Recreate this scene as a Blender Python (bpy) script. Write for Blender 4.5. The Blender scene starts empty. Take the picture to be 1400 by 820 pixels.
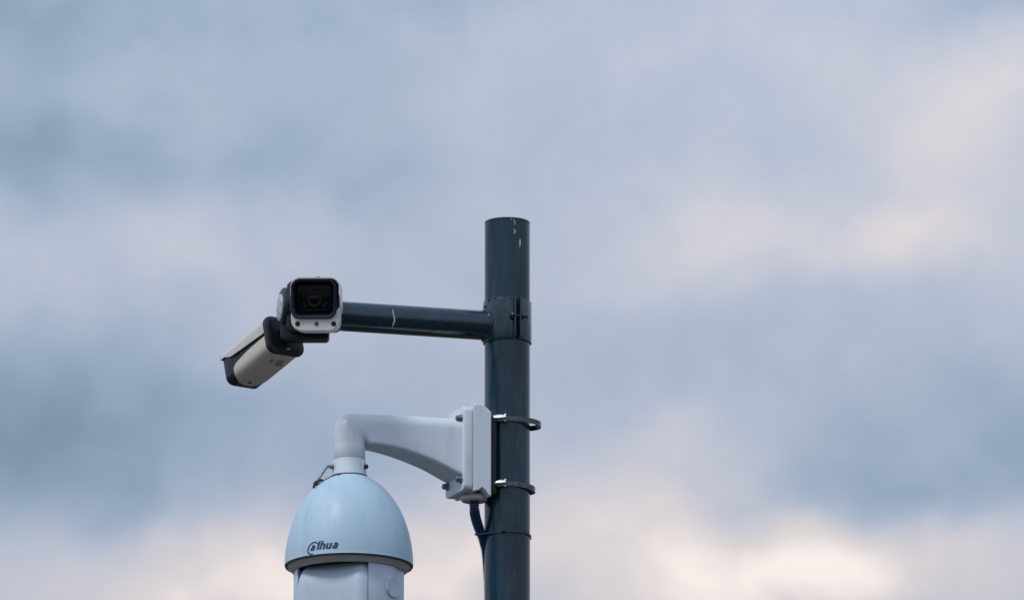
import bpy, bmesh, math, random
from mathutils import Vector, Matrix
R = math.radians
random.seed(7)
scene = bpy.context.scene
C = scene.collection

# ------------------------------------------------------------------ camera
S = 0.0013                                   # metres per photo pixel at the pole
PITCH = R(14.2); DIST = 12.0
CAM = Vector((0, -DIST*math.cos(PITCH), 1.6))
cd = bpy.data.cameras.new('camera'); cam = bpy.data.objects.new('camera', cd); C.objects.link(cam)
cam.location = CAM; cam.rotation_euler = (math.pi/2 + PITCH, 0, 0)
cd.sensor_width = 36; cd.lens = 36*DIST/(1400*S); cd.clip_start = 0.1; cd.clip_end = 9000
scene.camera = cam
scene.render.resolution_x = 1024; scene.render.resolution_y = 599

# ------------------------------------------------------------------ world
SUN_AZ, SUN_EL = R(-138), R(51)              # behind the photographer's left shoulder, through thin cloud
w = bpy.data.worlds.new('World'); scene.world = w; w.use_nodes = True
nt = w.node_tree; nt.nodes.clear(); L = nt.links.new
def N(t, **k):
    n = nt.nodes.new(t)
    for a, b in k.items(): setattr(n, a, b)
    return n
def M(op, a, b=None, c=None, clamp=False):
    n = N('ShaderNodeMath', operation=op); n.use_clamp = clamp
    for i, v in enumerate((a, b, c)):
        if v is None: continue
        if isinstance(v, (int, float)): n.inputs[i].default_value = v
        else: L(v, n.inputs[i])
    return n.outputs[0]
out = N('ShaderNodeOutputWorld')
sky = N('ShaderNodeTexSky', sky_type='NISHITA'); sky.sun_disc = False
sky.sun_elevation = SUN_EL; sky.sun_rotation = SUN_AZ; sky.altitude = 100
sky.air_density = 1.2; sky.dust_density = 0.8; sky.ozone_density = 3.0
bg_sky = N('ShaderNodeBackground'); bg_sky.inputs[1].default_value = 0.15; L(sky.outputs[0], bg_sky.inputs[0])
tc = N('ShaderNodeTexCoord'); sep = N('ShaderNodeSeparateXYZ'); L(tc.outputs['Generated'], sep.inputs[0])
az = M('MULTIPLY', M('ARCTAN2', sep.outputs[0], sep.outputs[1]), 180/math.pi)      # degrees of bearing
el = M('MULTIPLY', M('ARCSINE', sep.outputs[2]), 180/math.pi)                      # degrees of elevation
def noise(scale, detail=4, rough=0.5, dist=0.0, off=(0, 0, 0), st=(1, 1, 1.05)):
    mp = N('ShaderNodeMapping'); mp.inputs['Location'].default_value = off; mp.inputs['Scale'].default_value = st
    L(tc.outputs['Generated'], mp.inputs[0])
    n = N('ShaderNodeTexNoise'); n.inputs['Scale'].default_value = scale; n.inputs['Detail'].default_value = detail
    n.inputs['Roughness'].default_value = rough; n.inputs['Distortion'].default_value = dist
    L(mp.outputs[0], n.inputs[0]); return n
nw = noise(30, 3, 0.5)                        # soft warping so no cloud keeps a smooth outline
sw = N('ShaderNodeSeparateColor'); L(nw.outputs['Color'], sw.inputs[0])
azw = M('ADD', az, M('MULTIPLY', M('SUBTRACT', sw.outputs[0], 0.5), 1.7))
elw = M('ADD', el, M('MULTIPLY', M('SUBTRACT', sw.outputs[1], 0.5), 1.5))
vec = N('ShaderNodeCombineXYZ'); L(azw, vec.inputs[0]); L(elw, vec.inputs[1])
n0 = noise(2.6, 2, 0.5, 0.2, (5, 2, 1)); n1 = noise(9, 4, 0.5, 0.3); n2 = noise(34, 3, 0.5, 0.2, (3, 1, 2))
b = M('ADD', 0.56, M('MULTIPLY', M('SUBTRACT', n1.outputs[0], 0.5), 0.22))
b = M('ADD', b, M('MULTIPLY', M('SUBTRACT', n0.outputs[0], 0.5), 0.5))
b = M('ADD', b, M('MULTIPLY', M('SUBTRACT', n2.outputs[0], 0.5), 0.24))
n3 = noise(90, 3, 0.5, 0.3, (1, 7, 4)); b = M('ADD', b, M('MULTIPLY', M('SUBTRACT', n3.outputs[0], 0.5), 0.15))
# clouds and one lens-falloff patch, by bearing, elevation, widths (degrees) and brightness
CLOUDS_FALLOFF = [
    (-4.81, 15.35, 1.73, 0.34, -0.20),
    (-3.65, 16.03, 0.71, 0.34, 0.10),
    (-4.36, 16.56, 0.96, 0.37, -0.14),
    (-1.41, 16.75, 1.03, 0.25, -0.10),
    (-1.60, 15.88, 1.28, 0.62, -0.05),
    (-3.08, 14.51, 1.35, 0.37, 0.12),
    (-4.10, 13.33, 1.79, 0.47, -0.17),
    (-4.62, 12.96, 1.03, 0.31, -0.10),
    (-2.95, 11.84, 1.67, 0.28, 0.14),
    (-2.56, 11.84, 0.77, 0.31, 0.16),
    (-3.65, 12.18, 0.83, 0.17, 0.08),
    (-1.67, 12.03, 0.51, 0.37, 0.14),
    (-0.38, 11.96, 0.90, 0.37, 0.20),
    (0.83, 12.46, 0.58, 0.37, 0.14),
    (2.18, 11.75, 0.96, 0.37, 0.30),
    (1.60, 12.15, 0.45, 0.25, 0.16),
    (2.76, 11.96, 0.38, 0.31, 0.14),
    (3.85, 12.18, 0.58, 0.19, 0.14),
    (3.46, 11.78, 0.38, 0.25, -0.06),
    (0.96, 16.31, 0.96, 0.31, 0.08),
    (4.26, 15.88, 0.48, 0.34, 0.17),
    (3.78, 15.19, 0.45, 0.37, 0.11),
    (3.37, 14.52, 0.64, 0.19, 0.20),
    (1.79, 14.44, 0.58, 0.25, 0.14),
    (2.88, 14.88, 0.77, 0.31, 0.04),
    (4.49, 16.50, 0.58, 0.25, -0.20),
    (3.53, 13.27, 1.41, 0.43, -0.06),
    (4.49, 12.83, 0.96, 0.28, -0.17),
    (2.88, 12.62, 0.71, 0.22, -0.07),
    (3.85, 11.84, 0.77, 0.25, 0.10),
    (1.60, 12.96, 0.51, 0.25, 0.12),
    (1.60, 14.70, 3.21, 2.05, 0.08),
    (0.00, 11.41, 6.41, 0.43, 0.13),
    (-4.74, 14.26, 1.92, 2.61, -0.07),  # darkening of the lens towards the left, painted into the sky
    (3.08, 13.77, 1.28, 0.75, -0.02),
    (0.26, 12.40, 0.77, 0.37, 0.06),
    (-3.85, 12.40, 0.96, 0.25, -0.05)
]
for (ca, ce, sa, se, amp) in CLOUDS_FALLOFF:
    d = N('ShaderNodeVectorMath', operation='SUBTRACT'); L(vec.outputs[0], d.inputs[0]); d.inputs[1].default_value = (ca, ce, 0)
    q = N('ShaderNodeVectorMath', operation='MULTIPLY'); L(d.outputs[0], q.inputs[0]); q.inputs[1].default_value = (1/sa, 1/se, 0)
    dd = N('ShaderNodeVectorMath', operation='DOT_PRODUCT'); L(q.outputs[0], dd.inputs[0]); L(q.outputs[0], dd.inputs[1])
    g = M('POWER', 2.71828, M('MULTIPLY', dd.outputs['Value'], -0.5))
    b = M('MULTIPLY_ADD', g, amp, b)
ramp = N('ShaderNodeValToRGB'); L(b, ramp.inputs[0])
def lin(c): return tuple(((v/255+0.055)/1.055)**2.4 if v > 10 else v/255/12.92 for v in c) + (1,)
stops = [(0.0, (98, 120, 140)), (0.2, (126, 147, 169)), (0.4, (155, 173, 196)), (0.55, (178, 188, 207)),
         (0.7, (200, 202, 213)), (0.85, (223, 216, 217)), (1.0, (253, 243, 239))]
e0 = ramp.color_ramp.elements
e0[0].position, e0[0].color = stops[0][0], lin(stops[0][1])
e0[1].position, e0[1].color = stops[-1][0], lin(stops[-1][1])
for p, c in stops[1:-1]:
    e = e0.new(p); e.color = lin(c)
bg_cl = N('ShaderNodeBackground'); L(ramp.outputs[0], bg_cl.inputs[0]); L(M('MULTIPLY', M('MULTIPLY_ADD', M('MAXIMUM', sep.outputs[2], 0.0), 2.0, 1.0), 0.68), bg_cl.inputs[1])   # overcast law: brighter overhead
mr = N('ShaderNodeMapRange'); L(el, mr.inputs[0])         # the cloud sheet thins overhead, blue shows through
for i, v in zip((1, 2, 3, 4), (18, 60, 1.0, 0.40)): mr.inputs[i].default_value = v
mx = N('ShaderNodeMixShader'); L(mr.outputs[0], mx.inputs[0]); L(bg_sky.outputs[0], mx.inputs[1]); L(bg_cl.outputs[0], mx.inputs[2])
L(mx.outputs[0], out.inputs[0])

# ------------------------------------------------------------------ sun, exposure
sd = bpy.data.lights.new('sun', 'SUN'); sd.energy = 1.5; sd.angle = R(12); sd.color = (1, 0.96, 0.92)
sun = bpy.data.objects.new('sun', sd); C.objects.link(sun)
sdir = Vector((math.sin(SUN_AZ)*math.cos(SUN_EL), math.cos(SUN_AZ)*math.cos(SUN_EL), math.sin(SUN_EL)))
sun.rotation_euler = sdir.to_track_quat('Z', 'Y').to_euler(); sun.location = (5, 5, 12)
vs = scene.view_settings; vs.view_transform = 'Standard'; vs.look = 'None'; vs.exposure = 0.0; vs.gamma = 1; vs.use_curve_mapping = False

# ------------------------------------------------------------------ materials
def mat(name, col, rough=0.4, metal=0.0, var=0.15, vscale=40, bump=0.0, bscale=300, coat=0.0, dirt=None, dscale=25, damt=0.5, stretch=(1, 1, 1), spec=0.5):
    m = bpy.data.materials.new(name); m.use_nodes = True
    t = m.node_tree; p = t.nodes['Principled BSDF']; ln = t.links.new
    p.inputs['Metallic'].default_value = metal; p.inputs['Roughness'].default_value = rough
    p.inputs['Specular IOR Level'].default_value = spec
    if coat: p.inputs['Coat Weight'].default_value = coat; p.inputs['Coat Roughness'].default_value = 0.12
    co = t.nodes.new('ShaderNodeTexCoord'); mp = t.nodes.new('ShaderNodeMapping'); mp.inputs['Scale'].default_value = stretch
    ln(co.outputs['Object'], mp.inputs[0])
    n = t.nodes.new('ShaderNodeTexNoise'); n.inputs['Scale'].default_value = vscale; n.inputs['Detail'].default_value = 6
    ln(mp.outputs[0], n.inputs[0])
    r = t.nodes.new('ShaderNodeValToRGB'); ln(n.outputs[0], r.inputs[0])
    r.color_ramp.elements[0].position = 0.3; r.color_ramp.elements[1].position = 0.7
    r.color_ramp.elements[0].color = tuple(c*(1-var) for c in col) + (1,)
    r.color_ramp.elements[1].color = tuple(min(1, c*(1+var)) for c in col) + (1,)
    last = r.outputs[0]
    if dirt:
        n3 = t.nodes.new('ShaderNodeTexNoise'); n3.inputs['Scale'].default_value = dscale; n3.inputs['Detail'].default_value = 9
        n3.inputs['Roughness'].default_value = 0.65; ln(mp.outputs[0], n3.inputs[0])
        mr = t.nodes.new('ShaderNodeMapRange'); ln(n3.outputs[0], mr.inputs[0])
        for i, v in zip((1, 2, 3, 4), (0.52, 0.72, 0.0, damt)): mr.inputs[i].default_value = v
        mixc = t.nodes.new('ShaderNodeMix'); mixc.data_type = 'RGBA'
        ln(mr.outputs[0], mixc.inputs[0]); ln(last, mixc.inputs[6]); mixc.inputs[7].default_value = tuple(dirt) + (1,)
        last = mixc.outputs[2]
    ln(last, p.inputs['Base Color'])
    rr = t.nodes.new('ShaderNodeMapRange'); ln(n.outputs[0], rr.inputs[0])
    for i, v in zip((1, 2, 3, 4), (0.3, 0.7, rough*0.85, min(1, rough*1.2))): rr.inputs[i].default_value = v
    ln(rr.outputs[0], p.inputs['Roughness'])
    if bump:
        n2 = t.nodes.new('ShaderNodeTexNoise'); n2.inputs['Scale'].default_value = bscale; n2.inputs['Detail'].default_value = 4
        ln(co.outputs['Object'], n2.inputs[0])
        bp = t.nodes.new('ShaderNodeBump'); bp.inputs['Strength'].default_value = bump; bp.inputs['Distance'].default_value = 0.001
        ln(n2.outputs[0], bp.inputs['Height']); ln(bp.outputs[0], p.inputs['Normal'])
    return m
pole_paint = mat('pole_paint', (0.008, 0.032, 0.054), 0.15, spec=0.45, var=0.4, vscale=30, bump=0.18, bscale=160, dirt=(0.06, 0.095, 0.11), dscale=80, damt=0.5, stretch=(1, 1, 0.16))
clamp_paint = mat('clamp_paint', (0.003, 0.022, 0.042), 0.12, coat=0.5, var=0.25, vscale=60, bump=0.25, bscale=130, dirt=(0.07, 0.11, 0.13), dscale=150, damt=0.25)
black_plastic = mat('black_plastic', (0.008, 0.013, 0.022), 0.42, var=0.2, bump=0.15, bscale=500)
black_metal = mat('black_metal', (0.010, 0.017, 0.026), 0.38, var=0.25, bump=0.3, bscale=300, dirt=(0.03, 0.035, 0.04), dscale=120, damt=0.3)
hood_black = mat('hood_black', (0.008, 0.016, 0.034), 0.3, var=0.1)
window_black = mat('window_black', (0.003, 0.003, 0.004), 0.08, var=0.0, spec=0.15)
ridge_black = mat('ridge_black', (0.02, 0.02, 0.022), 0.6, spec=0.15)
lens_glass = mat('lens_glass', (0.003, 0.003, 0.006), 0.05, var=0, spec=0.2)
led_mat = mat('led_cover', (0.016, 0.016, 0.018), 0.6, spec=0.1)
white_camera = mat('white_camera', (0.82, 0.82, 0.80), 0.38, var=0.05, vscale=60, dirt=(0.42, 0.38, 0.33), dscale=70, damt=0.35)
grey_camera = mat('grey_camera', (0.60, 0.60, 0.56), 0.42, var=0.06, vscale=60, dirt=(0.36, 0.32, 0.27), dscale=60, damt=0.4)
aged_bounce_white = mat('aged_bounce_white', (0.66, 0.61, 0.54), 0.42, var=0.06, vscale=60, dirt=(0.36, 0.31, 0.26), dscale=60, damt=0.4)  # yellowed shell; warm ground bounce is also put into this colour
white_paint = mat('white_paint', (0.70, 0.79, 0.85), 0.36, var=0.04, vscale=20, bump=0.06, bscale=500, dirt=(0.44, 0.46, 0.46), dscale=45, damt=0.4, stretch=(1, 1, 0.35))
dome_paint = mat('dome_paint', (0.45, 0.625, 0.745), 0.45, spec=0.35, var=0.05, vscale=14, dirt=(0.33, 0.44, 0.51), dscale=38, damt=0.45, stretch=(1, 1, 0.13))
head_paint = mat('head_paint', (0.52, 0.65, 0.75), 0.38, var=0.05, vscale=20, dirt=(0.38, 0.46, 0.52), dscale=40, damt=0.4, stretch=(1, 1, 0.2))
grey_paint = mat('grey_paint', (0.52, 0.52, 0.52), 0.45, var=0.08, dirt=(0.25, 0.23, 0.2), dscale=50, damt=0.4)
gasket_mat = mat('gasket_rubber', (0.02, 0.028, 0.045), 0.6)
steel = mat('steel', (0.62, 0.64, 0.66), 0.3, metal=1.0, var=0.15, vscale=200, bump=0.2, bscale=400)
dull_steel = mat('dull_steel', (0.22, 0.25, 0.28), 0.42, metal=0.85, var=0.25, vscale=200, bump=0.3)
cast_metal = mat('cast_metal', (0.55, 0.58, 0.61), 0.6, metal=0.2, var=0.35, vscale=160, bump=0.8, bscale=220, dirt=(0.05, 0.06, 0.075), dscale=130, damt=0.95)
band_mat = mat('dark_band', (0.09, 0.10, 0.115), 0.24, metal=0.85, var=0.3, vscale=150, dirt=(0.12, 0.13, 0.14), dscale=150, damt=0.6)
conduit_mat = mat('conduit_plastic', (0.008, 0.040, 0.12), 0.4, var=0.2)
tie_mat = mat('tie_plastic', (0.02, 0.03, 0.04), 0.5)
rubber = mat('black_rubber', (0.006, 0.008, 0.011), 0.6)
logo_mat = mat('logo_print', (0.010, 0.045, 0.085), 0.45, var=0.05)
dropping = mat('dropping', (0.42, 0.43, 0.42), 0.7, var=0.3, vscale=400)
print_mat = mat('label_print', (0.06, 0.055, 0.05), 0.6, var=0.2)
ground_mat = mat('ground_dirt', (0.062, 0.048, 0.034), 0.95, var=0.25, vscale=0.3, bump=0.3, bscale=3, dirt=(0.04, 0.05, 0.025), dscale=0.05, damt=0.7)

# ------------------------------------------------------------------ helpers
cp, sp = math.cos(PITCH), math.sin(PITCH)
def at(px, py, Y=0.0):
    """point on the vertical plane y=Y that the photo shows at (px, py)"""
    u = (px-700)*S/DIST; v = (410-py)*S/DIST
    d = Vector((u, cp - v*sp, sp + v*cp))
    return CAM + d*((Y-CAM.y)/d.y)
class Frame:
    def __init__(s, o, ex, ey, ez): s.o, s.ex, s.ey, s.ez = Vector(o), Vector(ex).normalized(), Vector(ey).normalized(), Vector(ez).normalized()
    def __call__(s, a, b_, c): return s.o + s.ex*a + s.ey*b_ + s.ez*c
    def shift(s, a, b_, c): return Frame(s(a, b_, c), s.ex, s.ey, s.ez)
def axis_frame(o, d):
    d = Vector(d).normalized(); h = Vector((0, 0, 1)) if abs(d.z) < 0.9 else Vector((1, 0, 0))
    ex = h.cross(d).normalized(); return Frame(o, ex, d.cross(ex), d)
def empty(name, loc, label, cat, group=None):
    o = bpy.data.objects.new(name, None); C.objects.link(o); o.location = loc; o.empty_display_size = 0.05
    o['label'] = label; o['category'] = cat
    if group: o['group'] = group
    return o
def root_loc(p):
    while p.parent: p = p.parent
    return Vector(p.location)
def obj(name, bm, m, parent=None, angle=35, label=None):
    bmesh.ops.remove_doubles(bm, verts=bm.verts, dist=1e-6)
    bmesh.ops.recalc_face_normals(bm, faces=bm.faces)
    me = bpy.data.meshes.new(name)
    if parent: bmesh.ops.translate(bm, verts=bm.verts, vec=-root_loc(parent))
    bm.to_mesh(me); bm.free()
    for p in me.polygons: p.use_smooth = True
    me.set_sharp_from_angle(angle=R(angle)); me.materials.append(m)
    o = bpy.data.objects.new(name, me); C.objects.link(o)
    if parent: o.parent = parent
    if label: o['label'] = label
    return o
def loft(bm, rings, cap=True, close=False):
    vr = [[bm.verts.new(p) for p in r] for r in rings]
    n = len(vr[0]); pairs = list(zip(vr, vr[1:])) + ([(vr[-1], vr[0])] if close else [])
    for A, B in pairs:
        for i in range(n): bm.faces.new((A[i], A[(i+1) % n], B[(i+1) % n], B[i]))
    if cap and not close: bm.faces.new(vr[0][::-1]); bm.faces.new(vr[-1])
    return bm
def rrect(wd, h, r, n=5):
    pts = []; r = min(r, wd/2-1e-5, h/2-1e-5)
    for k, (sx, sy) in enumerate(((1, 1), (-1, 1), (-1, -1), (1, -1))):
        for i in range(n+1):
            a = math.pi/2*(k + i/n); pts.append((sx*(wd/2-r) + r*math.cos(a), sy*(h/2-r) + r*math.sin(a)))
    return pts
def slab(bm, F, wd, h, d, r, bev=0.0015, n=5):
    """rounded slab, w x h in F's ex,ey, from c=0 to c=d along ez, softened edges"""
    rings = []
    for c, ins in ((0, bev), (bev*0.3, bev*0.3), (bev, 0), (d-bev, 0), (d-bev*0.3, bev*0.3), (d, bev)):
        rings.append([F(x, y, c) for x, y in rrect(wd-2*ins, h-2*ins, max(r-ins, 1e-4), n)])
    return loft(bm, rings)
def turn(bm, F, prof, n=48, cap=True):
    """lathe: prof = [(radius, height along ez)]"""
    return loft(bm, [[F(r*math.cos(2*math.pi*i/n), r*math.sin(2*math.pi*i/n), z) for i in range(n)] for r, z in prof], cap)
def rod(bm, p0, p1, r, n=16, bev=None):
    F = axis_frame(p0, Vector(p1)-Vector(p0)); l = (Vector(p1)-Vector(p0)).length; bv = bev if bev is not None else r*0.18
    return turn(bm, F, [(r-bv, 0), (r, bv), (r, l-bv), (r-bv, l)], n)
def spline(pts, per=8):
    pts = [Vector(p) for p in pts]; P = [2*pts[0]-pts[1]] + pts + [2*pts[-1]-pts[-2]]; o = []
    for i in range(1, len(P)-2):
        for k in range(per):
            t = k/per; a, b_, c, d = P[i-1], P[i], P[i+1], P[i+2]
            o.append(0.5*((2*b_) + (c-a)*t + (2*a-5*b_+4*c-d)*t*t + (3*b_-a-3*c+d)*t**3))
    return o + [pts[-1]]
def tube(bm, path, rad, n=12, close=False):
    rings = []; nrm = None; m = len(path)
    for i, p in enumerate(path):
        a = path[i-1] if (i or close) else path[0]; c = path[(i+1) % m] if (i < m-1 or close) else path[-1]
        t = (c-a).normalized()
        if nrm is None:
            nrm = t.orthogonal().normalized()
        nrm = (nrm - t*nrm.dot(t)).normalized(); bn = t.cross(nrm)
        r = rad(i) if callable(rad) else rad
        rings.append([p + (nrm*math.cos(2*math.pi*k/n) + bn*math.sin(2*math.pi*k/n))*r for k in range(n)])
    return loft(bm, rings, not close, close)
def BM(): return bmesh.new()
def hexhead(bm, p, d, r, h):
    F = axis_frame(p, d); return turn(bm, F, [(r, 0), (r, h*0.8), (r*0.85, h)], 6)
def bolt(name, p, d, r, h, m, parent):
    """hex head on a washer with a stub of thread"""
    d = Vector(d).normalized(); p = Vector(p)
    o = obj(name, hexhead(BM(), p + d*h*0.2, d, r, h), m, parent, 25)
    obj('washer', rod(BM(), p, p + d*h*0.25, r*1.35, 20), m, o); return o
X, Y_, Z = Vector((1, 0, 0)), Vector((0, 1, 0)), Vector((0, 0, 1))

# ------------------------------------------------------------------ ground
g = BM(); bmesh.ops.create_grid(g, x_segments=8, y_segments=8, size=4000)
go = obj('ground', g, ground_mat); go['kind'] = 'structure'

# ------------------------------------------------------------------ pole
PX = at(693.5, 500).x; RP = 31*S; ZT = at(693.5, 305).z
pole = empty('steel_pole', (PX, 0, 0), 'upright dark blue-green painted steel pole carrying all the cameras', 'pole')
FP = Frame((PX, 0, 0), X, Y_, Z)
bm = BM(); turn(bm, FP, [(RP, 0), (RP, ZT-0.0012), (RP-0.0012, ZT), (RP-0.004, ZT), (RP-0.0045, ZT-0.3)], 72, cap=False)
obj('tube', bm, pole_paint, pole)
bm = BM(); turn(bm, FP, [(RP+0.0002, ZT-0.0030), (RP+0.0005, ZT-0.001), (RP+0.0002, ZT+0.0006), (RP-0.003, ZT+0.0006), (RP-0.003, ZT-0.003), (RP, ZT-0.003)], 72, cap=False)
obj('top_rim', bm, pole_paint, pole)
bm = BM(); slab(bm, Frame((PX, 0, 0.004), X, Y_, Z), 0.24, 0.24, 0.012, 0.012); obj('base_plate', bm, pole_paint, pole)
for sx in (-1, 1):
    for sy in (-1, 1): bolt('anchor_bolt', (PX+sx*0.09, sy*0.09, 0.016), Z, 0.012, 0.012, dull_steel, pole)
def on_pole(px, py, r):                       # front of the pole at a photo position
    dx = at(px, py, -r*0.8).x - PX; dx = max(-r*0.999, min(r*0.999, dx)); y = -math.sqrt(r*r-dx*dx)
    return Vector((PX+dx, y, at(px, py, y).z))
def streak(bm, pts, r0, radius):              # a small runny mark lying on the pole
    path = spline([on_pole(x, y, radius) for x, y in pts], 5); n = len(path)
    tube(bm, path, lambda i: r0*(0.45+0.55*math.sin(math.pi*(i+0.6)/n)) * random.uniform(0.8, 1.15), 8)
for pts, r0 in (([(702, 299), (704, 305), (703, 308)], 0.0011), ([(701.5, 313), (704, 316), (703.5, 319), (701.5, 319)], 0.0013), ([(711, 327), (711, 333), (710.5, 338)], 0.0016), ([(698, 298.5), (699.5, 301)], 0.0008)):
    bm = BM(); streak(bm, pts, r0, RP-0.0002); obj('dropping', bm, dropping, pole, label='whitish bird dropping streak near the pole top')

# ------------------------------------------------------------------ upper arm with clamp collar
TA = R(15); ea = Vector((-math.cos(TA), -math.sin(TA), 0))
def arm_at(px, py=437):                       # a point on the arm axis at a photo column
    e = (693.5-px)*S/math.cos(TA); return e, Vector((PX, 0, 0)) + ea*e
e_mid, q = arm_at(567); ZA = at(567, 438.5, q.y).z; RA = 20.3*S
arm = empty('camera_arm', (PX, 0, ZA), 'dark round tube arm clamped near the pole top, reaching to two small cameras', 'bracket')
bm = BM(); a0 = Vector((PX, 0, ZA)) + ea*(RP*0.7); e1, q1 = arm_at(432); rod(bm, a0, Vector((q1.x, q1.y, ZA)), RA, 48, 0.001)
obj('arm_tube', bm, clamp_paint, arm)
zc0 = at(693.5, 470).z; zc1 = at(693.5, 414).z; RC = RP+0.0028
gap0 = math.asin((705.5-693.5)/33)            # clamp gap, bearing seen from the camera side
bm = BM(); rings = []; gw = 2.6*S/RC
for i in range(73):
    t = gap0 + gw + (2*math.pi-2*gw)*i/72; dx, dy = math.sin(t), -math.cos(t)
    wob = 0.0006*math.sin(9*t)+0.0005*math.sin(23*t+1)
    rings.append([Vector((PX+dx*r, dy*r, z)) for r, z in ((RP+0.0002, zc0), (RC, zc0), (RC+0.0003, zc0+0.001), (RC+0.0003, zc1-0.001+wob), (RC, zc1+wob), (RP+0.0002, zc1+wob))])
loft(bm, rings); obj('collar', bm, clamp_paint, arm)
def polar(t, r, z): return Vector((PX+math.sin(t)*r, -math.cos(t)*r, z))
for s in (-1, 1):
    t = gap0 + s*gw*1.25; rad = Vector((math.sin(t), -math.cos(t), 0)); tan = Vector((math.cos(t), math.sin(t), 0))
    F = Frame(polar(t, RC+0.004, (zc0+zc1)/2+0.001) - tan*0.0015, rad, Z, tan)
    bm = BM(); slab(bm, F, 0.013, (zc1-zc0)*0.96, 0.003, 0.001, 0.0006); obj('clamp_ear', bm, clamp_paint, arm)
tg = Vector((math.cos(gap0), math.sin(gap0), 0)); pb = polar(gap0, RC+0.006, at(705, 432, -RC).z)
bl = obj('clamp_bolt', rod(BM(), pb - tg*0.014, pb + tg*0.020, 0.0028), black_metal, arm)
obj('bolt_head', hexhead(BM(), pb - tg*0.006, -tg, 0.0062, 0.006), black_metal, bl, 25)
obj('nut', hexhead(BM(), pb + tg*0.006, tg, 0.0062, 0.006), black_metal, bl, 25)
# weld bead where the arm meets the collar
wp = []
for i in range(40):
    a = 2*math.pi*i/40; side = Vector((-ea.y, ea.x, 0)); off = side*math.cos(a)*RA*1.03; h = math.sin(a)*RA*1.03
    e = math.sqrt(max(RC*RC-(math.cos(a)*RA)**2, 0)) + 0.0008
    wp.append(Vector((PX, 0, ZA+h)) + ea*e + off)
bm = BM(); tube(bm, wp, lambda i: 0.0024*(1+0.25*math.sin(i*2.9)+random.uniform(-.1, .1)), 8, close=True); obj('weld_bead', bm, clamp_paint, arm)
for px, py, r in ((664, 419, 0.004), (677, 407, 0.0022), (668, 410, 0.003), (689, 422, 0.0014), (699, 407.5, 0.0018), (700, 428, 0.0018), (699, 458, 0.0016)):
    p = on_pole(px, py, RC); bm = BM(); bmesh.ops.create_icosphere(bm, subdivisions=2, radius=r)
    for v in bm.verts: v.co *= random.uniform(0.8, 1.1)
    bmesh.ops.translate(bm, verts=bm.verts, vec=p); obj('weld_spatter', bm, clamp_paint, arm)
# pale worn tape remnant on the arm
e2, q2 = arm_at(534.5); c2 = Vector((q2.x, q2.y, ZA)); side = Vector((-ea.y, ea.x, 0))
if side.y > 0: side = -side
bm = BM(); pth = [c2 + side*math.cos(R(a))*(RA+0.0002) + Z*math.sin(R(a))*(RA+0.0002) + ea*0.0016*math.sin(a*0.09) for a in range(26, -48, -4)]
tube(bm, pth, lambda i: 0.0006 + 0.0012*max(0, math.sin(math.pi*i/len(pth)))*(0.5 if i < 8 else 1.0), 8); obj('paint_drip', bm, dropping, arm, label='thin whitish drip mark around the arm')
# junction box at the arm end
FB = Frame(at(417.5, 434, -0.075), X, Z, -Y_)
bm = BM(); slab(bm, FB, 66*S, 72*S, 0.032, 0.007, 0.002); obj('junction_box', bm, black_metal, arm)
dd_ = Vector((-0.972, -0.235, 0)); bc = at(395, 421, -0.098)
bm = BM(); rod(bm, bc, bc + dd_*0.0155, 25*S, 40, 0.003); boss = obj('side_boss', bm, black_metal, arm)
bm = BM(); turn(bm, axis_frame(bc + dd_*0.0155, dd_), [(18.6*S, -0.001), (18.6*S, 0.0012), (17*S, 0.0024), (6*S, 0.0030)], 40); obj('end_cap', bm, cast_metal, boss, label='rough pale cast metal round cap')

# ------------------------------------------------------------------ bullet cameras
def shade_ring(F, W, H, r, t, low, c, n=6, flip=1):
    """one station of a U shaped shell; low = height where its sides end (from centre)"""
    def prof(Wd, Hh, rr):
        pts = [(-Wd/2, low)]
        for i in range(n+1):
            a = math.pi - math.pi/2*i/n; pts.append((-Wd/2+rr + rr*math.cos(a), Hh-rr + rr*math.sin(a)))
        for i in range(n+1):
            a = math.pi/2 - math.pi/2*i/n; pts.append((Wd/2-rr + rr*math.cos(a), Hh-rr + rr*math.sin(a)))
        return pts + [(Wd/2, low)]
    o = prof(W, H/2, r); i_ = prof(W-2*t, H/2-t, max(r-t, 0.001))
    return [F(x, flip*y, c) for x, y in o + i_[::-1]]
def basis(a, roll=0):
    a = Vector(a).normalized(); r = a.cross(Z).normalized(); u = r.cross(a)
    q = Matrix.Rotation(roll, 3, a); return a, q @ r, q @ u

# nearer camera, looking almost at the viewer
ps, yw = R(12.5), R(0.3)
a, r_, u = basis((-math.sin(yw)*math.cos(ps), -math.cos(yw)*math.cos(ps), -math.sin(ps)))
fc = at(431, 415.8, -0.30); Fc = Frame(fc, r_*-1, u, a)       # ex = photo right for a camera facing us
W1, H1, L1, R1 = 65.5*S, 72*S, 0.140, 13*S
cam1 = empty('bullet_camera', fc - a*L1, 'white bullet camera with black front window facing the viewer at the arm end', 'camera')
bm = BM(); slab(bm, Fc.shift(0, -0.0008, -L1), W1-0.005, H1-0.005, L1-0.0185, R1*0.9, 0.002); body = obj('body', bm, black_plastic, cam1)
bm = BM(); rings = []
for i in range(13):
    s = i/12; rings.append(shade_ring(Fc, W1+0.001, H1, R1, 0.0022, H1*(-0.03-0.10*(1-s)) if s < 0.9 else H1*(-0.03+0.20*(s-0.9)/0.1), -L1 + (L1+0.003)*s))
loft(bm, rings); hood = obj('sunshade', bm, white_camera, cam1)
obj('shade_screw', rod(BM(), Fc(3*S, H1/2-0.001, -0.03), Fc(3*S, H1/2+0.0022, -0.03), 0.004), dull_steel, hood)
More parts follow.
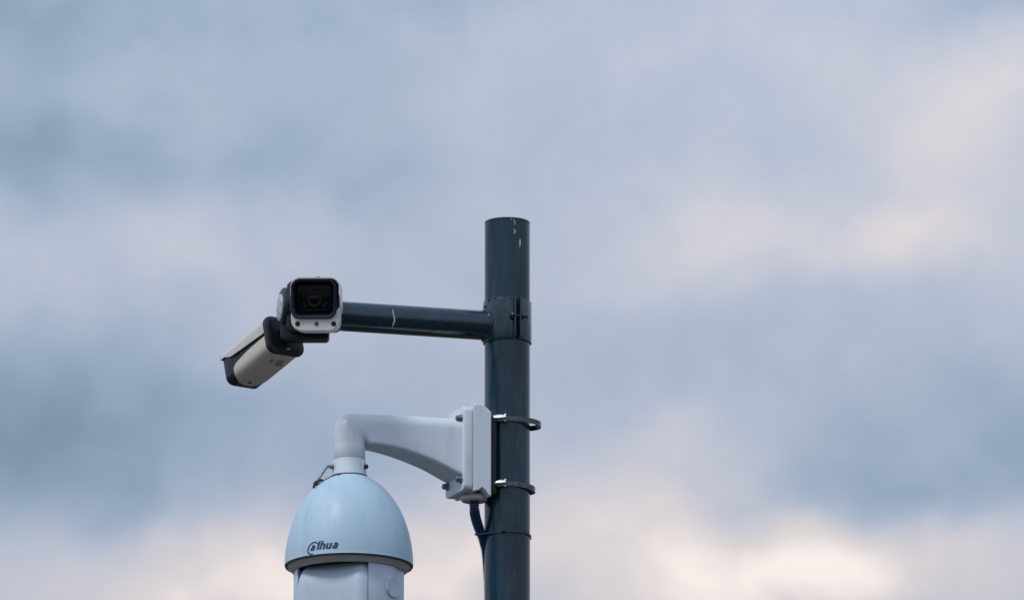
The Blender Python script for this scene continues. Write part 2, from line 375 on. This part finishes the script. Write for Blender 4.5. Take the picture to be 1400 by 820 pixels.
# white lower shell, open at top
bm = BM(); rings = []
for i in range(9):
    s = i/8; rings.append(shade_ring(Fc, W1*0.985-0.002*(1-s), H1, 15*S, 0.0022, H1*(0.10-0.04*s), -L1 + (L1-0.001)*s, flip=-1))
loft(bm, rings); obj('lower_shell', bm, white_camera, cam1)
seg = [(x, y) for x, y in rrect(W1-0.0045, H1-0.0035, 14*S, 8) if y < -7*S]
seg = [(-(W1-0.0045)/2, -7*S)] + [p for p in seg] + [((W1-0.0045)/2, -7*S)]
inn = [(-28*S, -7*S)] + [(x, y) for x, y in rrect(56*S, 60*S, 8*S, 8) if y < -7*S and x <= 0] + [(x, y) for x, y in rrect(56*S, 60*S, 8*S, 8) if y < -7*S and x > 0] + [(28*S, -7*S)]
inn = [(x, y + 13*S if y < -12*S else y) for x, y in inn]
seg = seg + inn[::-1]
bm = BM(); loft(bm, [[Fc(x, y, c) for x, y in seg] for c in (-0.006, 0)]); bez = obj('front_bezel', bm, white_camera, cam1)
for x in (-23.5, 24.5):
    obj('sensor_eye', rod(BM(), Fc(x*S, -25.9*S, -0.001), Fc(x*S, -25.9*S, 0.0010), 3.4*S, 20), hood_black, bez)
scw = obj('screw', rod(BM(), Fc(1.6*S, -25.9*S, -0.001), Fc(1.6*S, -25.9*S, 0.0012), 3.0*S, 20), dull_steel, bez)
obj('screw_socket', rod(BM(), Fc(1.6*S, -25.9*S, 0.0008), Fc(1.6*S, -25.9*S, 0.0015), 1.2*S, 6), rubber, scw)
# deep black front frame with recessed window
ox, oy = -2.0*S, 7.4*S; WW, WH = 61.5*S, 53.5*S
FW = Fc.shift(ox, oy, 0)
bm = BM(); rings = [[FW(x, y, c) for x, y in rrect(WW-2*i, WH-2*i, 12*S-i*0.7)] for i, c in ((0.0005, -0.02), (0, 0.001), (0.0004, 0.0035), (0.0022, 0.0042), (0.0046, 0.0030), (0.0085, -0.013))]
loft(bm, rings, cap=False); fr = obj('window_frame', bm, hood_black, cam1, 50)
bm = BM(); slab(bm, FW.shift(0, 0, -0.0165), WW-0.016, WH-0.016, 0.004, 8*S, 0.0003); win = obj('window', bm, window_black, cam1)
bm = BM(); rings = [[FW(x, y - 1*S, c) for x, y in rrect(44*S-2*i, 28*S-2*i, 5*S-i*0.5)] for i, c in ((0, -0.0128), (0.0001, -0.0112), (0.0011, -0.0112), (0.0012, -0.0128))]
loft(bm, rings, cap=False); obj('window_ridge', bm, ridge_black, win)
FL = FW.shift(0.5*S, -1*S, -0.0126)
bm = BM(); turn(bm, FL, [(10*S, 0), (10*S, 0.0016), (8.6*S, 0.0020), (8.0*S, 0.0008), (6.4*S, 0.0004)], 40); ln_ = obj('lens_ring', bm, ridge_black, win)
bm = BM(); turn(bm, FL, [(6.6*S, 0.0005), (5.6*S, 0.0014), (3.5*S, 0.0022), (1*S, 0.0025)], 32); obj('lens', bm, lens_glass, ln_)
for x, y in ((-15, 5), (-15, -5.5), (15.5, 5), (15.5, -5.5), (-12, -9), (12.5, -9)):
    obj('infrared_lamp', turn(BM(), FL.shift(x*S, y*S, 0), [(2.6*S, 0), (2.4*S, 0.0008), (1.2*S, 0.0015)], 16), led_mat, win)
# back plate and swivel neck
FA = Frame(at(429.5, 420.5, -0.112), X, Z, -Y_)
bm = BM(); slab(bm, FA, 74*S, 71*S, 0.013, 9*S, 0.002); obj('mounting_base', bm, black_metal, cam1)
bm = BM(); rod(bm, FA(0, 0, 0.010), fc - a*(L1-0.004), 0.017, 24); obj('swivel_neck', bm, black_metal, cam1)

# farther camera, pointing away to the left and slightly down
ps, yw = R(15.5), R(36)
a, r_, u = basis((-math.sin(yw)*math.cos(ps), math.cos(yw)*math.cos(ps), -math.sin(ps)))
L2 = 111*S; rc = at(389.5, 458, -0.055); fc2 = rc + a*L2; F2 = Frame(fc2, r_, u, a)
W2, H2, R2 = 54*S, 50*S, 11*S
cam2 = empty('bullet_camera', rc, 'pale bullet camera seen from below, pointing away down to the left', 'camera')
bm = BM(); slab(bm, F2.shift(0, 0, -L2), W2-0.003, H2-0.003, L2-0.012, R2, 0.002); obj('body', bm, black_plastic, cam2)
bm = BM(); rings = [[F2(x, y, c) for x, y in rrect(W2-2*i, H2-2*i, R2-i*0.7)] for i, c in ((0.0016, -0.024), (0, -0.020), (0, -0.001), (0.0012, 0.0015), (0.003, 0.0015), (0.004, -0.006))]
loft(bm, rings); fr2 = obj('front_frame', bm, hood_black, cam2, 40)
bm = BM(); slab(bm, F2.shift(0, 0, -0.0055), W2-0.010, H2-0.010, 0.001, R2*0.7, 0.0002); g2 = obj('window', bm, window_black, cam2)
bm = BM(); turn(bm, F2.shift(0, 0, -0.0045), [(8*S, 0), (8*S, 0.002), (6*S, 0.002), (5*S, 0.0008), (1*S, 0.0018)], 32); obj('lens', bm, lens_glass, g2)
bm = BM(); rings = []
for i in range(21):
    s = i/20; low = H2*(0.06 + 0.13*s) if s < 0.75 else H2*(0.06+0.13*s + 0.22*((s-0.75)/0.25)**1.6)
    low = min(low, H2/2-0.004)
    rings.append(shade_ring(F2, W2+0.0045, H2+0.005, R2+0.002, 0.0022, low, -L2*0.97 + (L2*0.97+0.0055)*s))
loft(bm, rings); obj('sunshade', bm, grey_camera, cam2, label='pale grey sunshade over the top')
bm = BM(); rings = []; Ls = L2*0.885
for i in range(33):
    s = i/32; k = max(0, (s-0.25)/0.75); drop = 1-math.sqrt(max(0, 1-k*k))
    low = H2*(0.03 + 0.32*drop); q_ = max(0, (s-0.80)/0.20); sh = 0.45+0.55*math.sqrt(max(0, 1-q_*q_))
    rings.append(shade_ring(F2, (W2+0.003)*sh, H2+0.005, 14*S*max(0.6, sh), 0.003, min(low, H2/2-14*S), -L2*0.97 + Ls*s, flip=-1))
loft(bm, rings); sh2 = obj('lower_shell', bm, aged_bounce_white, cam2, label='pale underside shell with rounded front')
obj('plug', rod(BM(), F2(-2*S, -H2/2-0.001, -0.024), F2(-2*S, -H2/2-0.0034, -0.024), 2.4*S, 16), rubber, sh2)
yb = -H2/2-0.00255
def mark(x, c, wd, ln2):
    bm = BM(); slab(bm, Frame(F2(x*S, yb, c*S), F2.ex, F2.ez, -F2.ey), wd*S, ln2*S, 0.0002, 0.0002, 0.00005, 1); obj('printed_mark', bm, print_mat, sh2)
for x, c, wd, ln2 in ((-8, -86, 5, 2), (-8, -82, 6, 1.4), (-7, -79, 4, 1.2), (4, -88, 12, 1.2), (5, -85, 10, 1.2), (4, -82, 13, 1.2), (7, -78, 11, 2.2), (8, -74.5, 9, 1.4)): mark(x, c, wd, ln2)
bm = BM(); slab(bm, F2.shift(0, -0.0005, -L2+0.000), W2+0.0070, H2+0.0070, 0.011, R2+0.002, 0.003); obj('rear_cap', bm, black_plastic, cam2)
obj('swivel_neck', rod(BM(), fc2 - a*(L2+0.004), FB(-8*S, -8*S, 0.004), 0.016, 24), black_metal, cam2)
obj('hinge_screw', rod(BM(), at(396, 477, -0.085), at(393, 477, -0.092), 0.002), dull_steel, cam2)

# ------------------------------------------------------------------ large wall bracket on the pole
TB = R(22); eb = Vector((-math.cos(TB), -math.sin(TB), 0)); fb = Vector((math.sin(TB), -math.cos(TB), 0))
def B(e, f, z): return Vector((PX, 0, z)) + eb*(e*S) + fb*(f*S)
yn = B(50, 35, 0).y
zt_p = at(650, 553.5, yn).z; zb_p = at(650, 671, yn).z; zm = (zt_p+zb_p)/2; hp = zt_p-zb_p
brk = empty('wall_bracket', B(37, 0, zm), 'curved pale bracket strapped to the pole, holding the dome camera', 'bracket')
FBk = Frame(B(37, 0, zm), fb, Z, eb)
# pole adaptor: profile with chamfered top and a notched pole side
ap = [(26.3, hp/2), (24, hp/2+1.6*S), (18, hp/2+1.8*S), (10, hp/2-0.5*S), (0, hp/2-8*S), (0, -hp/2-5.5*S), (2.5, -hp/2-5.5*S), (9, -hp/2+2*S), (14, -hp/2+5*S), (18, -hp/2+1.5*S), (22, -hp/2-0.5*S), (26.3, -hp/2)]
cx_ = sum(p[0] for p in ap)/len(ap)
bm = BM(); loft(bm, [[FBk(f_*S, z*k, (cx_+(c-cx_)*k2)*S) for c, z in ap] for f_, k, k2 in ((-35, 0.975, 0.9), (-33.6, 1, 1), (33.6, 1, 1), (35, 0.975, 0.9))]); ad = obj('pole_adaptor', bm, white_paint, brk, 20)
bm = BM(); slab(bm, FBk.shift(0, -7*S, -10*S), 57*S, hp*0.92, 12*S, 3*S, 0.001); obj('shadow_slab', bm, rubber, ad)  # added black slab in place of the adaptor's shadow on the pole
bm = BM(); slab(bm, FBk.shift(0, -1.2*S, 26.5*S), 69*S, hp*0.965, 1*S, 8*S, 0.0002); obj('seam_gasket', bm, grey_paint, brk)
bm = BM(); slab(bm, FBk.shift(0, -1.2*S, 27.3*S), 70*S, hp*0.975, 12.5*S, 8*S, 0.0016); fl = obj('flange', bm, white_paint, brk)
for f_, zz in ((25, 1), (-25, 1), (25, -1), (-25, -1)):
    p = FBk(f_*S, zz*hp*0.355-1.2*S, 39.8*S); bolt('bolt', p, eb, 4.2*S, 6.5*S, dull_steel, fl)
# curved hollow arm turned down into the neck
EN = 228.8; RN = 21.0
yE = B(EN-30, 0, 0).y; z_top_e = at(490, 568, yE).z; z_top_f = at(630, 576, B(76, 0, 0).y).z
def z_of(px, py, e): return at(px, py, B(e, 0, 0).y).z
def sup(w_, h_, n, nb=None, N_=64):
    o = []
    for i in range(N_):
        t = 2*math.pi*i/N_; c, s = math.cos(t), math.sin(t); n1_ = n
        if nb and s < 0: n = nb
        o.append((w_*abs(c)**(2/n)*(1 if c >= 0 else -1), h_*abs(s)**(2/n)*(1 if s >= 0 else -1)))
        n = n1_
    return o
e_in = EN-RN; zbE = z_top_e - 42.5*S
keys = [(76.0, 657.0, 30.0), (94, 647, 29), (110, 638.5, 28), (127, 631.5, 27.5), (145, 624.5, 27), (163, 618.5, 26.5), (180, 614, 25.5), (197, 611, 23.5), (e_in, 0, RN)]
def bot(e):
    pts = [(k[0], z_of(693.5-k[0]*math.cos(TB), k[1], k[0])) for k in keys[:-1]] + [(e_in, zbE)]
    for (x0, y0), (x1, y1) in zip(pts, pts[1:]):
        if e <= x1+1e-6: return y0 + (y1-y0)*(e-x0)/(x1-x0)
    return zbE
def smooth_bot(e): return sum(bot(min(e_in, max(76, e+d))) for d in (-12, -8, -4, 0, 4, 8, 12))/7 if e < e_in-14 else bot(e)
def wid(e):
    for k0, k1 in zip(keys, keys[1:]):
        if e <= k1[0]+1e-6: return k0[2] + (k1[2]-k0[2])*(e-k0[0])/(k1[0]-k0[0])
    return RN
def section(w_, h_, rt, rb):
    """upright oval-topped section with a flat underside: right side up, over the top, down, along the bottom"""
    rt = min(rt, h_*0.98, w_*0.98); p = []
    def seg(p0, p1, n): p.extend((p0[0]+(p1[0]-p0[0])*k/n, p0[1]+(p1[1]-p0[1])*k/n) for k in range(n))
    def arc(cx, cy, r, a0, a1, n): p.extend((cx+r*math.cos(a0+(a1-a0)*k/n), cy+r*math.sin(a0+(a1-a0)*k/n)) for k in range(n))
    h2 = math.pi/2
    seg((w_, -h_+rb), (w_, h_-rt), 8); arc(w_-rt, h_-rt, rt, 0, h2, 8); seg((w_-rt, h_), (-w_+rt, h_), 4)
    arc(-w_+rt, h_-rt, rt, h2, 2*h2, 8); seg((-w_, h_-rt), (-w_, -h_+rb), 8); arc(-w_+rb, -h_+rb, rb, 2*h2, 3*h2, 6)
    seg((-w_+rb, -h_), (w_-rb, -h_), 12); arc(w_-rb, -h_+rb, rb, 3*h2, 4*h2, 6)
    return p
def rounder(p, w_, h_, k):
    o = []
    for x, y in p:
        t = math.atan2(y/h_, x/w_); o.append((x + (w_*math.cos(t)-x)*k, y + (h_*math.sin(t)-y)*k))
    return o
rings = []
for i in range(33):
    e = 74 + (e_in-74)*i/32; tt = max(0, (e-76)/(e_in-76)); top = z_top_f + (z_top_e-z_top_f)*tt; bo = smooth_bot(e)
    ww = wid(max(76, e)); hh_ = (top-bo)/2/S
    rings.append([B(e, x, (top+bo)/2 + y*S) for x, y in section(ww, hh_, 16, 5-2.5*tt)])
for i in range(1, 15):
    ph = math.pi/2*i/14; D = 42.5*((abs(math.cos(ph))**4 + abs(math.sin(ph))**4)**(-0.25)) if i < 14 else 2*RN
    k = min(1, i/9); k = k*k*(3-2*k); rr = []
    for x, y in rounder(section(RN, D/2, 16, 2.5), RN, D/2, k):
        dst = D/2 + y; rr.append(B(e_in + dst*math.sin(ph), x, zbE + dst*math.cos(ph)*S))
    rings.append(rr)
nx = 693.5-EN*math.cos(TB); yN = B(EN, 0, 0).y
z_seam = at(nx, 628.5, yN).z; z_gas = at(nx, 651, yN).z
circ = rounder(section(RN, RN, 16, 2.5), RN, RN, 1)
for z in (zbE-0.006, z_seam+0.0016): rings.append([B(EN+y, x, z) for x, y in circ])
rings.append([B(EN+y*0.96, x*0.96, z_seam+0.0004) for x, y in circ])
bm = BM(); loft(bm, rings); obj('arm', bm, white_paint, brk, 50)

# ------------------------------------------------------------------ hose clamps round the pole
def hose_clamp(py, bulge, label, tilt, px1):
    zc = at(690, py, -RP).z; hh = 3.7*S
    root = empty('hose_clamp', (PX, 0, zc), label, 'clamp', 'hose clamps round the pole')
    path = []
    for i in range(96):
        t = 2*math.pi*i/96; dx, dy = math.sin(t), -math.cos(t)          # t=0 faces the camera, t=90 deg is photo right
        r = RP + 0.0016
        right = max(0, dx); r += bulge*S*right**3
        left = max(0, -dx); r += 9*S*left**4
        path.append(Vector((PX+dx*r, dy*r, zc + tilt*S*dx + 0.0006*math.sin(3*t))))
    bm = BM(); rings = []
    for i, p in enumerate(path):
        t = (path[(i+1) % 96]-path[i-1]).normalized(); nn = Vector((t.y, -t.x, 0)).normalized()
        rings.append([p + nn*o + Z*h for o, h in ((0, -hh), (0.0012, -hh*0.94), (0.0012, hh*0.94), (0, hh), (-0.0002, 0))])
    loft(bm, rings, False, True); band = obj('band', bm, band_mat, root)
    # screw housing on the near left
    tq = math.asin((px1-693.5)/36); pq = polar(tq, RP+0.0085, zc); tt = Vector((math.cos(tq), math.sin(tq), 0)); rd = Vector((math.sin(tq), -math.cos(tq), 0))
    bm = BM(); slab(bm, Frame(pq - tt*0.011 - rd*0.0035, rd, Z, tt), 0.009, 0.0125, 0.021, 0.003, 0.001); obj('screw_housing', bm, steel, root)
    s_ = obj('worm_screw', rod(BM(), pq - tt*0.020 + rd*0.001, pq + tt*0.015 + rd*0.001, 0.0042), steel, root)
    obj('screw_head', hexhead(BM(), pq - tt*0.014 + rd*0.001, -tt, 0.0056, 0.006), steel, s_, 25)
    bm = BM(); slab(bm, Frame(pq + tt*0.010 - rd*0.003, rd, Z, tt), 0.004, 0.0145, 0.004, 0.001, 0.0005); obj('saddle', bm, steel, root)
    for k in range(6):
        t2 = R(4) + k*R(5.5); bm = BM(); q_ = polar(t2, RP+0.0029, zc); 
        slab(bm, Frame(q_, Vector((math.cos(t2), math.sin(t2), 0)), Z, Vector((math.sin(t2), -math.cos(t2), 0))), 0.0011, 0.0045, 0.0003, 0.0004, 0.0001, 2); obj('slot', bm, dull_steel, band)
    return root
hose_clamp(572, 13, 'upper dark hose clamp, its loose loop standing off the pole', -1.5, 682)
hose_clamp(661, 5, 'lower dark hose clamp with bright screw housing, under the other', -1.5, 682)

# ------------------------------------------------------------------ conduit, gland and cable tie
cz = zb_p - 0.004; gp = B(51, 6, cz)
cond = empty('cable_conduit', B(51, 6, zb_p-0.02), 'dark corrugated cable conduit hanging from the bracket beside the pole', 'conduit')
bm = BM(); turn(bm, Frame(gp, X, Y_, -Z), [(15*S, -0.004), (18*S, 0), (18*S, 0.005), (16*S, 0.0075), (9*S, 0.0075)], 40); obj('gland', bm, grey_paint, cond, label='grey round gland under the bracket')
def cpt(px, py, y): return at(px, py, y)
path = spline([gp + Z*0.004, cpt(648.5, 694, gp.y), cpt(650, 706, gp.y+0.008), cpt(655, 722, -0.012), cpt(661, 737, -0.004), cpt(664.5, 752, 0.004), cpt(667, 780, 0.012), cpt(670, 830, 0.020), cpt(672, 900, 0.026)], 30)
last = path[-1]; path += [Vector((last.x, last.y, last.z - 0.0035*i)) for i in range(1, 60)]
ptot = [0]
for p0, p1 in zip(path, path[1:]): ptot.append(ptot[-1] + (p1-p0).length)
# resample evenly for regular ridges
res = []; stp = 0.0006; j = 0
for k in range(int(ptot[-1]/stp)):
    d = k*stp
    while ptot[j+1] < d: j += 1
    f_ = (d-ptot[j])/max(1e-9, ptot[j+1]-ptot[j]); res.append(path[j].lerp(path[j+1], f_))
bm = BM(); tube(bm, res, lambda i: 0.0083 + (0.0009 if (i % 6) in (0, 1, 2) else -0.0009), 18); obj('corrugated_hose', bm, conduit_mat, cond, 60)
res_low = Vector(res[-1])
bm = BM(); rod(bm, res_low + Z*0.002, (res_low.x, res_low.y, 0.02), 0.0085, 18); obj('lower_run', bm, conduit_mat, cond)
# loop of the tie: round pole and hose together
tz = at(690, 726, -RP).z
tie = empty('cable_tie', (PX, 0, tz), 'thin dark cable tie holding the conduit to the pole', 'cable tie')
hosec = Vector((at(658, 733, -0.008).x, -0.008, 0))
cl = []
for i in range(120):                              # convex loop round two circles
    t = 2*math.pi*i/120; d = Vector((math.sin(t), -math.cos(t), 0))
    cl.append((d, max(Vector((PX, 0, 0)).dot(d) + RP + 0.0012, hosec.dot(d) + 0.0105)))
pts = []
for i in range(120):
    (d0, h0), (d1, h1) = cl[i], cl[(i+1) % 120]; det = d0.x*d1.y - d0.y*d1.x
    pts.append(Vector(((h0*d1.y-h1*d0.y)/det, (d0.x*h1-d1.x*h0)/det, tz + 0.0015*math.sin(2*math.pi*i/120*2) - 0.002*math.sin(2*math.pi*i/120))))
bm = BM(); rings = []
for i, p in enumerate(pts):
    d = cl[i][0]; rings.append([p + d*o + Z*h for o, h in ((0, -0.0019), (0.0011, -0.0017), (0.0011, 0.0017), (0, 0.0019))])
loft(bm, rings, False, True); obj('strap', bm, tie_mat, tie)
pk = on_pole(688, 725, RP+0.002); bm = BM(); slab(bm, Frame(pk, X, Z, -Y_), 0.0065, 0.0055, 0.0045, 0.001, 0.0006); obj('lock_head', bm, black_plastic, tie)

# ------------------------------------------------------------------ dome camera
NX = B(EN, 0, 0); FD = Frame((NX.x, NX.y, 0), X, Y_, Z)
z_rim = at(nx, 772.5, yN).z; RD = 86.2*S
dome = empty('dome_camera', (NX.x, NX.y, z_gas), 'large pale blue dome camera hanging under the curved bracket', 'camera')
bm = BM(); turn(bm, FD, [((RN-1)*S, z_seam), ((RN+0.3)*S, z_seam-0.001), ((RN+0.8)*S, z_seam-0.014), ((RN+2.2)*S, z_gas+0.004), ((RN+2.4)*S, z_gas)], 56); col_ = obj('collar', bm, white_paint, dome)
bm = BM(); turn(bm, FD, [((RN+1)*S, z_gas+0.0006), ((RN+3.4)*S, z_gas+0.0002), ((RN+3.6)*S, z_gas-0.0016), ((RN+1)*S, z_gas-0.003)], 56); obj('neck_gasket', bm, gasket_mat, dome)
# housing profile: height below neck gasket (fraction) -> radius
hd = z_gas - 0.0015 - z_rim
def dome_r(z):
    f = min(1, max(0, (z_gas-0.0015-z)/hd)); f2 = 0.04 + 0.96*f
    return RD*(1-(1-f2)**1.97)**(1/1.97) if f2 < 1 else RD
prof = [(RN*0.8*S, z_gas-0.001)]
for i in range(41):
    f = (i/40)**1.5; z = z_gas-0.0015 - hd*f; prof.append((dome_r(z), z))
prof = [prof[0]] + [p for p in prof[1:] if p[0] > RN*0.85*S]
prof += [(RD+0.0002, z_rim-0.001), (RD-0.002, z_rim-0.0016)]
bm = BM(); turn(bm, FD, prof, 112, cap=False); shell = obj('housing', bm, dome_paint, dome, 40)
bm = BM(); turn(bm, FD, [(RD-0.0028, z_rim+0.002), (RD-0.0006, z_rim-0.0016), (RD-0.0010, z_rim-0.0036), (RD-0.004, z_rim-0.0040), (RD-0.006, z_rim)], 112, cap=False); obj('rim_gasket', bm, gasket_mat, dome)
bm = BM(); turn(bm, FD, [(RD-0.004, z_rim-0.0036), (RD-0.006, z_rim-0.0050), (77*S, z_rim-9*S), (75.5*S, z_rim-9.8*S), (72*S, z_rim-9.8*S), (71*S, z_rim-8*S), (70*S, z_rim-3*S), (10*S, z_rim-2*S)], 96); obj('base_ring', bm, grey_paint, dome)
# revolving head: yoke arms either side of a tilting module
PAN = R(22); yx = Vector((math.cos(PAN), -math.sin(PAN), 0)); yf = Vector((-math.sin(PAN), -math.cos(PAN), 0))
FH = Frame((NX.x, NX.y, z_rim-9.2*S), yx, yf, Z); RH = 74*S; HH = 0.150
def head_slice(x0, x1, zt, zb, rad, bev=0.003, n=22):
    """part of an upright cylinder between two planes across the tilt axis, softly rounded below"""
    def ring(z, ins):
        rr = rad-ins; a0, a1 = max(-rr*0.995, x0+ins), min(rr*0.995, x1-ins); pts = []
        for i in range(n+1):
            x = a0 + (a1-a0)*i/n; pts.append((x, math.sqrt(max(0, rr*rr-x*x))))
        for i in range(n+1):
            x = a1 + (a0-a1)*i/n; pts.append((x, -math.sqrt(max(0, rr*rr-x*x))))
        return [FH(x, y, z) for x, y in pts]
    return [ring(zt, bev), ring(zt-bev*0.3, bev*0.3), ring(zt-bev, 0), ring(zb+0.03, 0), ring(zb+0.015, 0.004), ring(zb+0.005, 0.010), ring(zb, 0.018)]
XA = 51*S
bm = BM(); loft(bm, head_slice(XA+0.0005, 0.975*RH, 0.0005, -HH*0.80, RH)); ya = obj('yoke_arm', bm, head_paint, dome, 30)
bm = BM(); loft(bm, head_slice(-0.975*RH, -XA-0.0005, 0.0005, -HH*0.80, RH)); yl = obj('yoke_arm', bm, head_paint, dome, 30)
pn = Vector((0.80, -0.60, 0)); piv = Vector((NX.x, NX.y, 0)) + pn*(RH-0.0035); piv.z = at(538, 803, piv.y).z
bm = BM(); turn(bm, axis_frame(piv, pn), [(14*S, -0.002), (14*S, 0.0050), (12.8*S, 0.0066), (11*S, 0.0062), (4*S, 0.0058)], 40); obj('pivot_cap', bm, head_paint, ya)
# tilting module: a barrel lying along the tilt axis, flattened in front
rings = []; RM = 64*S; zc = 6.5*S-RM
for x in [-50.5, -50, -48.5, -46, -43, -39, -30, -10, 10, 30, 39, 43, 46, 48.5, 50, 50.5]:
    edge = 50.5-abs(x); ins = 8*S*(1-min(1, edge/12))**2
    rings.append([FH(x*S, (RM*1.0-ins)*math.copysign(abs(math.cos(t))**0.5, math.cos(t)), zc + (RM-ins)*math.copysign(abs(math.sin(t))**0.5, math.sin(t))) for t in [2*math.pi*i/64 for i in range(64)]])
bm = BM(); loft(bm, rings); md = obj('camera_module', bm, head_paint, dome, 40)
FLn = Frame(FH(0, RM*0.985, zc-0.026), yx, Z, yf)
bm = BM(); slab(bm, FLn, 52*S, 44*S, 0.006, 10*S, 0.001); wd2 = obj('lens_window', bm, window_black, md)
bm = BM(); turn(bm, FLn.shift(0, 0, 0.005), [(17*S, 0), (17*S, 0.003), (14*S, 0.003), (12*S, 0.0015), (2*S, 0.004)], 40); obj('lens', bm, lens_glass, wd2)
# screws and lug on the collar, safety cord
ps_ = polar(0, 0, 0)
def on_col(deg, z, r): return Vector((NX.x + math.sin(R(deg))*r, NX.y - math.cos(R(deg))*r, z))
zl = at(nx, 640, yN).z
for deg, m_ in ((-68, dull_steel), (64, black_metal)):
    d = Vector((math.sin(R(deg)), -math.cos(R(deg)), 0)); p = on_col(deg, zl, (RN+0.5)*S)
    bm = BM(); slab(bm, Frame(p - d*0.002, Vector((d.y, -d.x, 0)), Z, d), 8*S, 17*S, 0.004, 2.5*S, 0.001); lg = obj('lug', bm, white_paint, col_)
    obj('lug_screw', rod(BM(), p, p + d*0.0075, 3.2*S, 16), m_, lg)
pS = on_col(-68, zl, (RN+0.5)*S + 0.006)
yc = pS.y
bm = BM(); pth = spline([pS, at(448, 637.5, yc-0.002), at(443, 643, yc-0.005), at(437, 652, yc-0.009), at(433, 657.5, yc-0.012)], 8); tube(bm, pth, 1.9*S, 12); cord = obj('safety_cord', bm, dull_steel, dome, label='bent grey safety cord from collar to housing')
bm = BM(); cr = at(435.5, 659, yc-0.012); lp = [cr + (X*math.cos(t)*4.6 + Z*math.sin(t)*2.8)*S + (X*0.5+Z*0.87)*math.cos(t)*S*2.2 for t in [2*math.pi*i/24 for i in range(24)]]
tube(bm, lp, 1.5*S, 8, True); obj('hook_ring', bm, black_metal, cord)
bm = BM(); tube(bm, spline([at(438, 656, yc-0.012), at(431, 661, yc-0.012), at(428.5, 667, yc-0.011)], 6), 1.7*S, 10); obj('clip', bm, gasket_mat, cord)
def dome_pt(deg, z, off=0.0): return Vector((NX.x + math.sin(R(deg))*(dome_r(z)+off), NX.y - math.cos(R(deg))*(dome_r(z)+off), z))
bm = BM(); tube(bm, spline([dome_pt(-62, z_gas-0.0165, 0.001), dome_pt(-54, z_gas-0.010, 0.001), dome_pt(-44, z_gas-0.005, 0.0012), dome_pt(-36, z_gas-0.0018, 0.001)], 6), 0.0011, 8); obj('tether_wire', bm, gasket_mat, cord)
bm = BM(); tube(bm, [dome_pt(-22, z_gas-0.002, 0.0006), dome_pt(-26, z_gas-0.004, 0.0008), dome_pt(-30, z_gas-0.0065, 0.0004)], 0.0009, 8); obj('tether_end', bm, gasket_mat, cord)
# printed name
z_base = z_rim + 5.0*S
GLYPH = {'l': [[(0, 0), (0, 1.45)]],
         'h': [[(0, 0), (0, 1.45)], [(0, 0.66), (0.12, 0.84), (0.33, 0.9), (0.52, 0.84), (0.6, 0.66), (0.6, 0)]],
         'u': [[(0, 0.98), (0, 0.32), (0.08, 0.16), (0.27, 0.1), (0.48, 0.16), (0.6, 0.34)], [(0.6, 0.98), (0.6, 0)]],
         'a': [[(0.06, 0.80), (0.2, 0.89), (0.4, 0.89), (0.55, 0.80), (0.6, 0.62), (0.6, 0)], [(0.6, 0.56), (0.3, 0.54), (0.1, 0.44), (0.04, 0.28), (0.12, 0.13), (0.3, 0.09), (0.5, 0.17), (0.6, 0.32)]]}
def on_logo(x, y, off): return dome_pt(math.degrees((x + 0.30*(y-z_base))/(0.965*RD)), y, off)
def letter(ch, x0, z0, k, wd=0.25):
    bm = BM()
    for si, st in enumerate(GLYPH[ch]):
        V = [Vector((x, y, 0)) for x, y in st]; l_, r2 = [], []
        for i, p in enumerate(V):
            d = (V[min(i+1, len(V)-1)] - V[max(i-1, 0)]).normalized(); nn = Vector((-d.y, d.x, 0))*wd/2*(0.82 if abs(d.x) > 0.7 else 1)
            for lst, q in ((l_, p+nn), (r2, p-nn)): lst.append(bm.verts.new(on_logo(x0 + q.x*k, z0 + q.y*k, 0.0004 + 0.00015*si)))
        for i in range(len(V)-1): bm.faces.new((l_[i], l_[i+1], r2[i+1], r2[i]))
    return obj('letter', bm, logo_mat, shell)
LX = -55.2*S
letter('a', LX + 4.4*S, z_base - 0.1*S, 7.4*S, 0.33)
xx = LX + 14.6*S
for ch, adv in (('l', 3.9), ('h', 8.5), ('u', 8.5), ('a', 8)):
    letter(ch, xx, z_base + 0.4*S, 8.0*S, 0.36); xx += adv*S
bm = BM(); outer, inner = [], []
for i in range(41):
    t = R(22) + R(268)*i/40; th = 0.85*S*(0.7+0.6*math.sin(math.pi*i/40))
    for lst, k in ((outer, 1), (inner, -1)):
        x = (7.6*S + k*th)*math.cos(t); y = (7.9*S + k*th)*math.sin(t)
        lst.append(bm.verts.new(dome_pt(math.degrees((LX + 8.0*S + x + 0.26*y)/(0.965*RD)), z_base + 3.2*S + y, 0.0004)))
for i in range(40): bm.faces.new((outer[i], outer[i+1], inner[i+1], inner[i]))
obj('logo_ring', bm, logo_mat, shell, label='open ring round the first letter of the printed name')
